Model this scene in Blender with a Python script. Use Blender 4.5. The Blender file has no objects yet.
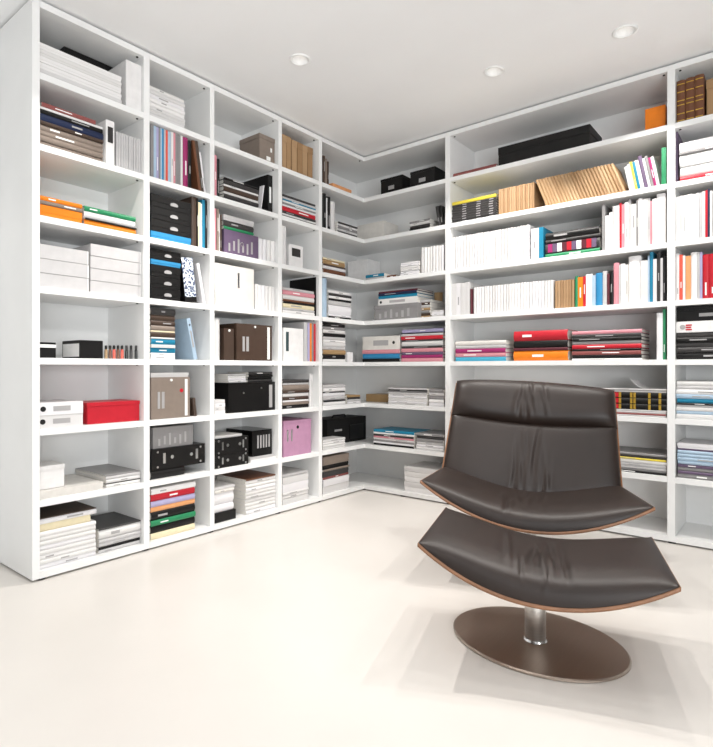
import bpy, bmesh, math, random
from mathutils import Vector, Matrix
random.seed(7)
SC = bpy.context.scene
COL = SC.collection
PI = math.pi
# ------------------------------------------------------------------ camera model (metres)
F = 552.0; CX = 356.5; HV = 368.0; EYE = 0.954
CAM = (2.6503, -3.4075)
_a = math.atan(441.5/552)
FW = (-math.sin(_a), math.cos(_a)); RT = (math.cos(_a), math.sin(_a))
def _ray(u):
    k = (u-CX)/F
    return FW[0]+k*RT[0], FW[1]+k*RT[1]
def on_left(u, inset):
    q = _ray(u); t = (-inset-CAM[0])/q[0]
    return CAM[1]+t*q[1], t
def on_right(u, inset):
    q = _ray(u); t = (inset-CAM[1])/q[1]
    return CAM[0]+t*q[0], t
def zat(v, t): return EYE+(HV-v)*t/F
# ------------------------------------------------------------------ materials
def lin(h):
    r = []
    for i in (0, 2, 4):
        c = int(h[i:i+2], 16)/255
        r.append(c/12.92 if c <= .04045 else ((c+.055)/1.055)**2.4)
    return r
_mats = {}
def mat(name, hexc, rough=.5, metal=0., vary=.06, scale=12., bump=0., bscale=60., stretch=(1, 1, 1), spec=.5, coat=0.):
    key = (name, hexc, rough, metal, vary, bump)
    if key in _mats: return _mats[key]
    m = bpy.data.materials.new(name); m.use_nodes = True
    nt = m.node_tree; b = nt.nodes['Principled BSDF']
    b.inputs['Roughness'].default_value = rough; b.inputs['Metallic'].default_value = metal
    b.inputs['Specular IOR Level'].default_value = spec
    b.inputs['Coat Weight'].default_value = coat
    tc = nt.nodes.new('ShaderNodeTexCoord'); mp = nt.nodes.new('ShaderNodeMapping')
    mp.inputs['Scale'].default_value = stretch
    nt.links.new(tc.outputs['Object'], mp.inputs['Vector'])
    n = nt.nodes.new('ShaderNodeTexNoise'); n.inputs['Scale'].default_value = scale; n.inputs['Detail'].default_value = 4
    nt.links.new(mp.outputs['Vector'], n.inputs['Vector'])
    rp = nt.nodes.new('ShaderNodeValToRGB'); c = lin(hexc)
    rp.color_ramp.elements[0].position = .3; rp.color_ramp.elements[1].position = .7
    rp.color_ramp.elements[0].color = [max(0, x*(1-vary)) for x in c]+[1]
    rp.color_ramp.elements[1].color = [min(1, x*(1+vary)) for x in c]+[1]
    nt.links.new(n.outputs['Fac'], rp.inputs['Fac']); nt.links.new(rp.outputs['Color'], b.inputs['Base Color'])
    if bump:
        n2 = nt.nodes.new('ShaderNodeTexNoise'); n2.inputs['Scale'].default_value = bscale; n2.inputs['Detail'].default_value = 6
        nt.links.new(mp.outputs['Vector'], n2.inputs['Vector'])
        bp = nt.nodes.new('ShaderNodeBump'); bp.inputs['Strength'].default_value = bump; bp.inputs['Distance'].default_value = .004
        nt.links.new(n2.outputs['Fac'], bp.inputs['Height']); nt.links.new(bp.outputs['Normal'], b.inputs['Normal'])
    _mats[key] = m
    return m
def page_mat(name, hexc, axis):
    key = (name, axis)
    if key in _mats: return _mats[key]
    st = [1, 1, 1]; st[axis] = 400
    m = mat(name+'_'+'xyz'[axis], hexc, .8, 0, .13, 1.5, 0, 60, st, .2)
    _mats[key] = m
    return m
def emit(name, col, s):
    m = bpy.data.materials.new(name); m.use_nodes = True
    nt = m.node_tree; b = nt.nodes['Principled BSDF']
    b.inputs['Emission Color'].default_value = (*col, 1); b.inputs['Emission Strength'].default_value = s
    return m
PAL = {  # key: (hex, word)
 'wh': ('e8e6e5', 'white'), 'ow': ('dcd8d2', 'off white'), 'cr': ('e6dab8', 'cream'), 'lg': ('c2c0c0', 'pale grey'),
 'gr': ('8b8989', 'grey'), 'dg': ('3b3939', 'dark grey'), 'bk': ('100f0f', 'black'), 'br': ('47382f', 'dark brown'),
 'tp': ('877a70', 'taupe'), 'kr': ('a88661', 'kraft brown'), 'og': ('e8801c', 'orange'), 'rd': ('bd2230', 'red'),
 'bl': ('3488b8', 'blue'), 'nv': ('1d2846', 'navy'), 'te': ('1f7fa0', 'teal'), 'gn': ('2a8458', 'green'), 'ye': ('e6d04a', 'yellow'),
 'pk': ('d58f99', 'pink'), 'mg': ('9c2c66', 'magenta'), 'lv': ('aaa4c6', 'lavender'), 'pu': ('67566f', 'purple'),
 'tn': ('a98a62', 'tan'), 'cy': ('4aa9c6', 'cyan'), 'ro': ('8d4f4c', 'dusty red'), 'lb': ('a9bfd2', 'pale blue'), 'mr': ('5c2730', 'maroon'),
 'br2': ('6e4630', 'brown'), 'ap': ('e2a06c', 'apricot'), 'rb': ('dd5c4a', 'coral'), 'pi': ('b98ba8', 'mauve pink'),
}
def cmat(k, rough=.42):
    h, w = PAL[k]
    return mat('cover_'+w.replace(' ', '_'), h, rough, 0, .05, 25, spec=.35)
M_WHITES = [mat('cover_white', h, .5, 0, .02, 9) for h in ('e9e7e6', 'dedcda', 'e4e2e4', 'd6d4d3')]
M_KRAFTS = [mat('cover_kraft', h, .6, 0, .05, 20) for h in ('a88661', '9d7b57', 'b08f6b')]
M_CASE = mat('white_lacquer', 'efefee', .38, 0, .015, 6)
M_BACK = mat('white_back_board', 'eeeeed', .45, 0, .015, 6)
M_BLACK = mat('black_plastic', '121213', .4)
M_STEEL = mat('brushed_steel', 'dcd9d5', .45, 1., .08, 3, .15, 40, (1, 1, 40))
M_CHROME = mat('chrome', 'd8d8d8', .12, 1.)
M_LABELW = mat('label_white', 'f4f3f1', .5)
M_LABELD = mat('label_dark', '2b2828', .5)
M_LABELG = mat('label_grey', 'a5a3a3', .4)
M_GOLD = mat('gilt_band', 'd8b24a', .35, .6)
# ------------------------------------------------------------------ mesh helpers
def bm_box(bm, x0, x1, y0, y1, z0, z1):
    vs = [bm.verts.new(p) for p in ((x0,y0,z0),(x1,y0,z0),(x1,y1,z0),(x0,y1,z0),(x0,y0,z1),(x1,y0,z1),(x1,y1,z1),(x0,y1,z1))]
    for f in ((3,2,1,0),(4,5,6,7),(0,1,5,4),(1,2,6,5),(2,3,7,6),(3,0,4,7)): bm.faces.new([vs[i] for i in f])
def bm_cyl(bm, p, r, h, axis='z', n=20, r2=None):
    r2 = r if r2 is None else r2
    def P(a, b, c): return {'z': (a,b,c), 'y': (a,c,b), 'x': (c,a,b)}[axis]
    A = [bm.verts.new(Vector(p)+Vector(P(r*math.cos(2*PI*i/n), r*math.sin(2*PI*i/n), 0))) for i in range(n)]
    B = [bm.verts.new(Vector(p)+Vector(P(r2*math.cos(2*PI*i/n), r2*math.sin(2*PI*i/n), h))) for i in range(n)]
    fs = [bm.faces.new(A), bm.faces.new(B)]
    for i in range(n): fs.append(bm.faces.new((A[i], A[(i+1)%n], B[(i+1)%n], B[i])))
    return fs
def obj(name, bm, m, parent=None, smooth=False, bevel=0.):
    if bevel: bmesh.ops.bevel(bm, geom=bm.edges[:], offset=bevel, segments=2, affect='EDGES', clamp_overlap=True)
    bmesh.ops.recalc_face_normals(bm, faces=bm.faces[:])
    me = bpy.data.meshes.new(name); bm.to_mesh(me); bm.free()
    if smooth:
        for p in me.polygons: p.use_smooth = True
    me.materials.append(m)
    o = bpy.data.objects.new(name, me); COL.objects.link(o)
    if parent: o.parent = parent
    return o
def boxo(name, m, parent, x0, x1, y0, y1, z0, z1, bevel=0.):
    bm = bmesh.new(); bm_box(bm, x0, x1, y0, y1, z0, z1)
    return obj(name, bm, m, parent, False, bevel)
def tube(pts, r, n=8, closed=False):
    bm = bmesh.new(); rings = []
    P = [Vector(p) for p in pts]
    for i, p in enumerate(P):
        a = P[(i-1) % len(P)] if (closed or i) else P[i]
        b = P[(i+1) % len(P)] if (closed or i < len(P)-1) else P[i]
        t = (b-a).normalized(); s = t.cross(Vector((0, 0, 1)))
        if s.length < .05: s = t.cross(Vector((0, 1, 0)))
        s.normalize(); w = s.cross(t)
        rings.append([bm.verts.new(p+r*(math.cos(2*PI*k/n)*s+math.sin(2*PI*k/n)*w)) for k in range(n)])
    N = len(rings)
    for i in range(N if closed else N-1):
        A, B = rings[i], rings[(i+1) % N]
        for k in range(n): bm.faces.new((A[k], A[(k+1)%n], B[(k+1)%n], B[k]))
    if not closed: bm.faces.new(rings[0]); bm.faces.new(rings[-1])
    return bm
def thing(name, label, cat, loc=(0,0,0), rz=0., group=None):
    o = bpy.data.objects.new(name, None); COL.objects.link(o)
    o.empty_display_size = .05
    o.location = loc; o.rotation_euler = (0, 0, rz); o['label'] = label; o['category'] = cat
    if group: o['group'] = group
    return o
def structure(name, bm, m):
    o = obj(name, bm, m); o['kind'] = 'structure'; return o
# ------------------------------------------------------------------ room
D = .38                       # bookcase depth
CEIL = 2.612
XMIN, YMAX, XMAX, YMIN = -.40, .40, 4.6, -6.2
LIGHTS = [(.56,-1.28), (1.325,-.52), (1.985,-.46)]
LIGHTS_OUT = [(.56,-2.35), (2.62,-.50), (1.95,-1.30), (1.35,-2.55)]
M_FLOOR = mat('poured_resin_floor', 'dcd7d1', .3, 0, .02, 2.5, .03, 3)
M_CEIL = mat('ceiling_paint', 'f4f4f4', .8, 0, .012, 3)
M_WALL = mat('wall_paint', 'ededec', .8, 0, .012, 3)
bm = bmesh.new(); bm_box(bm, XMIN-.1, XMAX, YMIN, YMAX+.1, -.1, 0); structure('floor', bm, M_FLOOR)
bm = bmesh.new()
edges = []
def loop(pts):
    vs = [bm.verts.new(p) for p in pts]
    return [bm.edges.new((vs[i], vs[(i+1) % len(vs)])) for i in range(len(vs))]
edges += loop([(XMIN-.1,YMIN,CEIL), (XMAX,YMIN,CEIL), (XMAX,YMAX+.1,CEIL), (XMIN-.1,YMAX+.1,CEIL)])
RH = .046
for (x, y) in LIGHTS+LIGHTS_OUT:
    edges += loop([(x+RH*math.cos(2*PI*i/32), y+RH*math.sin(2*PI*i/32), CEIL) for i in range(32)])
bmesh.ops.triangle_fill(bm, use_beauty=True, use_dissolve=False, edges=edges)
structure('ceiling', bm, M_CEIL)
bm = bmesh.new(); bm_box(bm, XMIN-.1, XMIN, YMIN, YMAX+.1, 0, CEIL); structure('wall_left', bm, M_WALL)
bm = bmesh.new(); bm_box(bm, XMIN, XMAX, YMAX, YMAX+.1, 0, CEIL); structure('wall_back', bm, M_WALL)
bm = bmesh.new(); bm_box(bm, XMIN-.1, XMAX, YMIN-.1, YMIN, 0, CEIL); structure('wall_front', bm, mat('wall_umber_low_bounce', '5a534d', .8, 0, .02, 3))  # unseen wall, coloured dark to cut light bounced into the right bookcase
WY0, WY1, WZ0, WZ1 = -5.7, -2.4, .5, 2.3
bm = bmesh.new()
bm_box(bm, XMAX, XMAX+.1, YMIN-.1, WY0, 0, CEIL); bm_box(bm, XMAX, XMAX+.1, WY1, YMAX+.1, 0, CEIL)
bm_box(bm, XMAX, XMAX+.1, WY0, WY1, 0, WZ0); bm_box(bm, XMAX, XMAX+.1, WY0, WY1, WZ1, CEIL)
structure('wall_right', bm, mat('wall_paint_grey', '8d8a86', .8, 0, .02, 3))
bm = bmesh.new()
for y in (WY0, (WY0+WY1)/2-.025, WY1-.05): bm_box(bm, XMAX+.02, XMAX+.08, y, y+.05, WZ0, WZ1)
bm_box(bm, XMAX+.025, XMAX+.075, WY0, WY1, WZ0, WZ0+.05); bm_box(bm, XMAX+.025, XMAX+.075, WY0, WY1, WZ1-.05, WZ1)
structure('window_1', bm, mat('window_frame_white', 'f0f0ef', .4))  # unseen window, assumed and added for the lighting
# ------------------------------------------------------------------ bookcases
PITCH = .32; Z0 = .04; TH = .03; TOPZ = 2.60; LIFT = .010
def zt(r): return Z0+PITCH*(8-r)
M_FEET = M_BLACK
def upright(t, name, x0, x1, y0, y1): return boxo(name, M_CASE, t, x0, x1, y0, y1, LIFT, TOPZ, .0012)
def feet(t, pts):
    for p in pts:
        bm = bmesh.new(); bm_cyl(bm, (p[0], p[1], .0005), .02, LIFT-.0005, n=12); obj('foot', bm, M_FEET, t)
def fitting(t, x, y, z):
    bm = bmesh.new(); bm_cyl(bm, (x, y, z-.004), .006, .004, n=10); obj('shelf_fitting', bm, M_LABELD, t)
UL = [(-2.395,-2.363), (-1.860,-1.827), (-1.447,-1.416), (-.910,-.878), (-.520,-.486)]
t = thing('bookcase', 'tall white open bookcase with four columns of cubes along the left wall', 'bookcase', (-D/2, -1.44, 0), 0, 'white bookcases')
def L_(y): return y+1.44
hx = D/2
for i, (a, b) in enumerate(UL):
    upright(t, 'side_panel' if i in (0, 4) else 'divider', -hx, hx, L_(a), L_(b))
for i in range(4):
    a, b = L_(UL[i][1])+.0003, L_(UL[i+1][0])-.0003
    boxo('top_panel', M_CASE, t, -hx, hx, a, b, TOPZ-TH, TOPZ)
    boxo('bottom_panel', M_CASE, t, -hx, hx, a, b, LIFT, Z0)
    boxo('back_panel', M_BACK, t, -hx+.0003, -hx+.008, a, b, Z0+.0003, TOPZ-TH-.0003)
    for r in range(1, 8): boxo('shelf', M_CASE, t, -hx+.0085, hx, a, b, zt(r)-TH, zt(r), .001)
    for r in range(1, 8): fitting(t, hx-.03, b-.02, (TOPZ if r == 1 else zt(r-1))-TH)
feet(t, [(hx-.025, L_(-2.35)), (hx-.025, L_(-1.84)), (hx-.025, L_(-1.43)), (hx-.025, L_(-.895)), (hx-.025, L_(-.505))])
XA = (.720, .758); XB = (2.093, 2.131); XC = (2.62, 2.652)
t = thing('bookcase', 'white open corner bookcase whose L shaped shelves join the left and right runs', 'bookcase', (0, 0, 0), 0, 'white bookcases')
def lshape(name, z0, z1, m=M_CASE):
    bm = bmesh.new()
    pts = [(-D+.0005,-.4835), (0,-.4835), (0,0), (.7195,0), (.7195,D-.0005), (-D+.0005,D-.0005)]
    A = [bm.verts.new((x, y, z0)) for x, y in pts]; B = [bm.verts.new((x, y, z1)) for x, y in pts]
    bm.faces.new(A[::-1]); bm.faces.new(B)
    for i in range(6): bm.faces.new((A[i], A[(i+1)%6], B[(i+1)%6], B[i]))
    return obj(name, bm, m, t)
lshape('top_panel', TOPZ-TH, TOPZ); lshape('bottom_panel', LIFT, Z0)
for r in range(1, 8): lshape('shelf', zt(r)-TH, zt(r))
for r in range(1, 8): pass
for z0, z1 in [(zt(r)+.0003, (TOPZ if r == 1 else zt(r-1))-TH-.0003) for r in range(1, 9)]:
    boxo('back_panel', M_BACK, t, -D+.0005, -D+.008, -.4833, D-.009, z0, z1)
    boxo('back_panel', M_BACK, t, -D+.0005, .7193, D-.008, D-.0005, z0, z1)
feet(t, [(-.02,.025), (.35,.025)])
fitting(t, -.02, -.03, TOPZ-TH)
for nm, (a, b), lab, sp in (('w', (XA[0], XB[0]), 'wide white open bookcase with long shelves behind the leather armchair', True),
                            ('e', (XB[0]+.0003, XC[1]), 'white open bookcase cut off by the right edge of the view', True)):
    cx = (a+b)/2
    t = thing('bookcase', lab, 'bookcase', (cx, D/2, 0), 0, 'white bookcases')
    if nm == 'w': panels = [(XA[0], XA[1])]; a2, b2 = XA[1], XB[0]
    else: panels = [(XB[0]+.0003, XB[1]), XC]; a2, b2 = XB[1], XC[0]
    for p in panels: upright(t, 'side_panel', p[0]-cx, p[1]-cx, -hx, hx)
    a2 += .0003-cx; b2 -= .0003+cx
    boxo('top_panel', M_CASE, t, a2, b2, -hx, hx, TOPZ-TH, TOPZ)
    boxo('bottom_panel', M_CASE, t, a2, b2, -hx, hx, LIFT, Z0)
    boxo('back_panel', M_BACK, t, a2, b2, hx-.008, hx-.0003, Z0+.0003, TOPZ-TH-.0003)
    for r in range(1, 8): boxo('shelf', M_CASE, t, a2, b2, -hx, hx-.0085, zt(r)-TH, zt(r), .001)
    for r in (1, 2):
        z = (TOPZ if r == 1 else zt(r-1))-TH
        fitting(t, a2+.02, -hx+.03, z)
        if r == 1: fitting(t, b2-.02, -hx+.03, z)
    feet(t, [((XA if nm == 'w' else XB)[0]+.02-cx, -hx+.025), (cx*0+.2, -hx+.025)])
# ------------------------------------------------------------------ shelf goods
CELLS = {'1': ('L',-2.363,-1.860,'left end column'), '2': ('L',-1.827,-1.447,'second column'), '3': ('L',-1.416,-.910,'third column'),
         '4': ('L',-.878,-.520,'fourth column'), 'c': ('L',-.486,.30,'corner bay'), 'k': ('R',-.3,.720,'corner bay'),
         'W': ('R',.758,2.093,'wide bay'), 'E': ('R',2.131,2.62,'far right bay')}
SHELF = ['', 'top', 'second', 'third', 'fourth', 'fifth', 'sixth', 'seventh', 'bottom']
ORD = 'first second third fourth fifth sixth seventh eighth ninth tenth eleventh twelfth thirteenth fourteenth fifteenth sixteenth seventeenth eighteenth nineteenth twentieth twenty-first twenty-second twenty-third twenty-fourth twenty-fifth twenty-sixth twenty-seventh twenty-eighth twenty-ninth thirtieth'.split()
KIND = {'m': ('magazine', 'magazine', 'magazine'), 'b': ('hardback_book', 'hardback', 'book'), 'p': ('paperback_book', 'paperback', 'book'),
        'x': ('storage_box', 'box', 'box'), 'f': ('ring_binder', 'ring binder', 'binder'), 'j': ('journal', 'journal', 'journal'),
        'c': ('folder', 'folder', 'folder'), 's': ('slipcase', 'slipcase', 'slipcase'), 't': ('archive_box', 'archive box', 'box')}
PLURAL = {'m': 'magazines', 'b': 'hardbacks', 'p': 'paperbacks', 'x': 'boxes', 'f': 'ring binders', 'j': 'journals', 'c': 'folders', 's': 'slipcases', 't': 'archive boxes'}
def place(cell, row): return '%s shelf, %s' % (SHELF[row], CELLS[cell][3])
def px(cell, u, inset):
    return on_left(u, inset) if CELLS[cell][0] == 'L' else on_right(u, inset)
def wloc(cell, s, inset, z):
    return ((-inset, s, z), PI/2) if CELLS[cell][0] == 'L' else ((s, inset, z), 0.)
def span(cell, u0, u1, inset):
    s0, t0 = px(cell, u0, inset); s1, t1 = px(cell, u1, inset)
    lo, hi = CELLS[cell][1]+.0015, CELLS[cell][2]-.0015
    return max(s0, lo), min(s1, hi), t0, t1
def depthmax(inset): return D-.012-inset
def volume(root, kind, ck, L, T, Dp, up, rnd):
    """one bound or boxed thing. L along the spine, T thick, Dp deep; spine faces local -Y."""
    def mp(l, th, d): return (th, d, l) if up else (l, d, th)
    def mbox(bm, l0, l1, t0, t1, d0, d1):
        a = mp(l0, t0, d0); b = mp(l1, t1, d1)
        bm_box(bm, min(a[0],b[0]), max(a[0],b[0]), min(a[1],b[1]), max(a[1],b[1]), min(a[2],b[2]), max(a[2],b[2]))
    cm = cmat(ck)
    if ck == 'wh': cm = M_WHITES[rnd.randrange(4)]
    if ck == 'kr': cm = M_KRAFTS[rnd.randrange(3)]
    light = ck in ('wh','ow','cr','lg','ye','kr','lb')
    if kind in 'mbpjcf':
        tb = {'m': .0006, 'b': .0026, 'p': .0008, 'j': .0007, 'c': .001, 'f': .0022}[kind]
        tb = min(tb, T*.22)
        e = {'m': .0008, 'b': .004, 'p': .0008, 'j': .0006, 'c': .003, 'f': .006}[kind]
        bulge = {'b': .18, 'p': .03, 'm': .25, 'j': .25, 'c': .25, 'f': .0}[kind]*T
        n = 6
        outer = [(0, Dp)]; inner = [(tb, Dp)]
        for i in range(n+1):
            q = i/n; d = bulge*(1-math.sin(PI*q)**.8)
            outer.append((q*T, d)); inner.append((tb+q*(T-2*tb), d+tb))
        outer.append((T, Dp)); inner.append((T-tb, Dp))
        bm = bmesh.new(); k = len(outer)
        Vs = [[bm.verts.new(mp(l, p[0], p[1])) for p in ring] for l in (0, L) for ring in (outer, inner)]
        o0, i0, o1, i1 = Vs
        for i in range(k-1):
            bm.faces.new((o0[i], o0[i+1], o1[i+1], o1[i])); bm.faces.new((i0[i], i0[i+1], i1[i+1], i1[i]))
            bm.faces.new((o0[i], o0[i+1], i0[i+1], i0[i])); bm.faces.new((o1[i], o1[i+1], i1[i+1], i1[i]))
        for q in (0, k-1): bm.faces.new((o0[q], i0[q], i1[q], o1[q]))
        cov = obj('cover', bm, cm, root)
        bm = bmesh.new(); mbox(bm, e, L-e, tb*1.01, T-tb*1.01, bulge+tb*1.2, Dp-e)
        obj('pages', bm, page_mat('paper', 'eae6df', 0 if up else 2), root)
        if kind == 'f':
            bm = bmesh.new(); bm_cyl(bm, mp(L*(.07 if ck == 'wh' else .84), T*.5, -.001), min(T*.22, .012), .004, 'y', 16); obj('finger_ring', bm, M_BLACK, cov)
            bm = bmesh.new(); mbox(bm, L*.3, L*.7, T*.3, T*.7, -.0008, .001); obj('spine_label', bm, M_LABELW if not light else M_LABELG, cov)
        elif kind in 'bp' and rnd.random() < (.25 if light else .7 if ck in ('bk','dg','br','nv') else .4) and T > .009:
            a = rnd.uniform(.08, .5); w = rnd.uniform(.12, .34)
            y = bulge*.12
            bm = bmesh.new(); mbox(bm, L*a, L*(a+w), T*.38, T*.62, y-.0008-bulge*.1, y+.003); obj('spine_title', bm, (M_LABELG if ck in ('bk','dg','br','nv') else M_LABELW) if not light else M_LABELG, cov)
        elif kind == 'm' and T > .0055 and rnd.random() < .5:
            a = rnd.uniform(.1, .6); w = rnd.uniform(.1, .3)
            bm = bmesh.new(); mbox(bm, L*a, L*(a+w), T*.35, T*.65, -.0006, .002); obj('spine_title', bm, M_LABELG if light else M_LABELW, cov)
    elif kind == 't' and not up:
        boxo('box_body', cm, root, 0, L-.0055, 0, Dp, 0, T, .0012)
        boxo('end_flap', M_WHITES[0], root, L-.0053, L, .0006, Dp-.0006, .0006, T-.0006)
    elif kind in 'xt':
        lid = min(.6*T, .05) if not up else min(.2*L, .06)
        g = .0018
        bm = bmesh.new(); a = (L-lid if up else T-lid)
        if up: bm_box(bm, g, T-g, g, Dp-g, 0, a+.002)
        else: bm_box(bm, g, L-g, g, Dp-g, 0, a+.002)
        obj('box_body', bm, cm, root, False, .001)
        bm = bmesh.new()
        if up: bm_box(bm, 0, T, 0, Dp, a, L)
        else: bm_box(bm, 0, L, 0, Dp, a, T)
        obj('box_lid', bm, cm, root, False, .001)
        if ck == 'bk' and not up and T > .03:
            bm = bmesh.new(); n = 18; cx = L*.56; r = T*.2
            A = [bm.verts.new((cx+r*1.9*math.cos(2*PI*i/n), -.0012, T*.45+r*max(-.55, math.sin(2*PI*i/n)))) for i in range(n)]
            bm.faces.new(A)
            B = bmesh.ops.extrude_face_region(bm, geom=bm.faces[:]); bmesh.ops.translate(bm, vec=(0, .003, 0), verts=[v for v in B['geom'] if isinstance(v, bmesh.types.BMVert)])
            obj('label_plate', bm, M_LABELG, root)
    elif kind == 's':
        bm = bmesh.new()
        X, Z = (T, L) if up else (L, T)
        w = .003
        bm_box(bm, 0, X, 0, w, 0, Z); bm_box(bm, 0, X, w, Dp, 0, w); bm_box(bm, 0, X, w, Dp, Z-w, Z)
        bm_box(bm, 0, w, w, Dp, w, Z-w); bm_box(bm, X-w, X, w, Dp, w, Z-w)
        obj('sleeve', bm, cm, root)
        bm = bmesh.new(); bm_box(bm, w*1.2, X-w*1.2, w*1.2, Dp-.01, w*1.2, Z-w*1.2); obj('pages', bm, page_mat('paper', 'eae6df', 0 if up else 2), root)
def parse(spec):
    out = []
    for tok in spec.split():
        h = 1.; w = 1.; n = 1; du = (0, 0); dd = 1.
        if '>' in tok: tok, q = tok.split('>'); du = tuple(float(i) for i in q.split(','))
        if '^' in tok: tok, q = tok.split('^'); h = float(q)
        if '*' in tok: tok, q = tok.split('*'); n = int(q)
        if ':' in tok: tok, q = tok.split(':'); w = float(q)
        ck, kd = tok.split('.')
        for _ in range(n): out.append((ck, kd, w, h, du))
    return out
LABELS = set()
def fix_label(lab):
    if not 4 <= len(lab.split()) <= 16: print('LABELWARN length', lab)
    if lab in LABELS: print('LABELWARN twice', lab)
    LABELS.add(lab); return lab
def itemlabel(items, i, pos, nm, cell, row):
    ck, kd = items[i][:2]
    same = [k for k, it in enumerate(items) if it[0] == ck and it[1] == kd]
    base = PAL[ck][1]+' '+KIND[kd][1]
    if len(items) == 1: return fix_label('%s, the %s, %s' % (base, nm, place(cell, row)))
    if len(same) == 1:
        return fix_label('only %s in the %s, %s' % (base, nm, place(cell, row)))
    if pos == 'up': w = 'leftmost' if i == 0 else 'rightmost' if i == len(items)-1 else ORD[i]+' from left'
    else: w = 'lowest' if i == 0 else 'topmost' if i == len(items)-1 else ORD[i]+' from bottom'
    return fix_label('%s, %s in the %s, %s' % (base, w, nm, place(cell, row)))
def ST(cell, row, u0, u1, vt, nm, spec, inset=.02, dep=.24, zb=None, jit=1., seg=None):
    """a lying stack, listed from the bottom up"""
    rnd = random.Random(cell+str(row)+nm)
    items = parse(spec); z = zt(row) if zb is None else zb
    s0, s1, t0, t1 = span(cell, u0, u1, inset)
    top = min(zat(vt, t0), zt(row)+.283)
    H = max(top-z, .006*len(items)); tot = sum(i[2] for i in items)
    lo, hi = CELLS[cell][1]+.0015, CELLS[cell][2]-.0015
    ppm = (s1-s0)/max(1e-6, (u1-u0))
    grp = {}
    for i, (ck, kd, w, h, du) in enumerate(items):
        gp = .0016 if kd in 'xt' else .0006
        T = H*w/tot-gp
        ins = inset+rnd.uniform(0, .008)*jit
        a = max(lo, s0+du[0]*ppm+rnd.uniform(0, .004)*jit); b = min(hi, s1+du[1]*ppm-rnd.uniform(0, .006)*jit)
        dp = min(dep*rnd.uniform(.94, 1.0), depthmax(ins))
        loc, rz = wloc(cell, a, ins, z+.0003)
        lab = itemlabel(items, i, 'st', nm, cell, row)
        nmk, _, cat = KIND[kd]
        g = '%s in the %s, %s' % (PLURAL[kd], nm, place(cell, row)) if sum(1 for q in items if q[1] == kd) > 1 else None
        root = thing(nmk, lab, cat, loc, rz, g)
        volume(root, kd, ck, b-a, T, dp, False, rnd)
        if seg == 'cols':
            for c in [c for c in root.children_recursive if c.name.startswith('spine_title')]: bpy.data.objects.remove(c)
            if ck == 'dg':
                for q in (.24, .56, .84): boxo('spine_title', M_LABELG, root, (b-a)*q, (b-a)*(q+.09), -.0012, .005, T*.32, T*.68)
        if seg == i:
            for c in [c for c in root.children_recursive if c.name.startswith('spine_title')]: bpy.data.objects.remove(c)
            L = b-a
            for q, k in enumerate('mg pu wh mr rd pu wh mr rd pu'.split()):
                boxo('colour_panel', cmat(k), root, L*(.05+.09*q), L*(.05+.09*q+.085), -.0012, .006, T*.12, T*.88)
        z += T+gp
    return z
def UP(cell, row, u0, u1, vt, nm, spec, inset=.02, dep=.20, lean=0., zb=None, u_end=None, wall=None):
    """upright things side by side, listed from the left; lean in degrees tips their tops to the left"""
    rnd = random.Random(cell+str(row)+nm+'u')
    items = parse(spec); z = (zt(row) if zb is None else zb)+.0003
    s0, s1, t0, t1 = span(cell, u0, u1, inset)
    tot = sum(i[2] for i in items)
    th = math.radians(lean)
    Hh = min(zat(vt, t0), zt(row)+.284)-z
    s = s0
    for i, (ck, kd, w, h, du) in enumerate(items):
        step = (s1-s0)*w/tot
        T = step*math.cos(th)-(.0009 if kd == 'j' else .0005)
        Lh = min(Hh*h*rnd.uniform(.992, 1.008), .284)/math.cos(th) if lean == 0 else min(Hh*h*rnd.uniform(.99, 1.01), .284)/math.cos(th)
        ins = inset+rnd.uniform(0, .006)
        dp = min(dep*rnd.uniform(.93, 1.), depthmax(ins))
        zz = z
        if lean < 0:    # tips to the right: stands on its right foot
            loc, rz = wloc(cell, s+T*math.cos(th), ins, zz)
        else:
            loc, rz = wloc(cell, s, ins, zz)
        lab = itemlabel(items, i, 'up', nm, cell, row)
        nmk, _, cat = KIND[kd]
        g = '%s in the %s, %s' % (PLURAL[kd], nm, place(cell, row)) if sum(1 for q in items if q[1] == kd) > 1 else None
        root = thing(nmk, lab, cat, loc, rz, g)
        root.rotation_euler = (Matrix.Rotation(rz, 4, 'Z') @ Matrix.Rotation(-th, 4, 'Y')).to_euler()
        volume(root, kd, ck, Lh, T, dp, True, rnd)
        if lean < 0:
            for c in root.children: c.location.x = -T
        s += step
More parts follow.
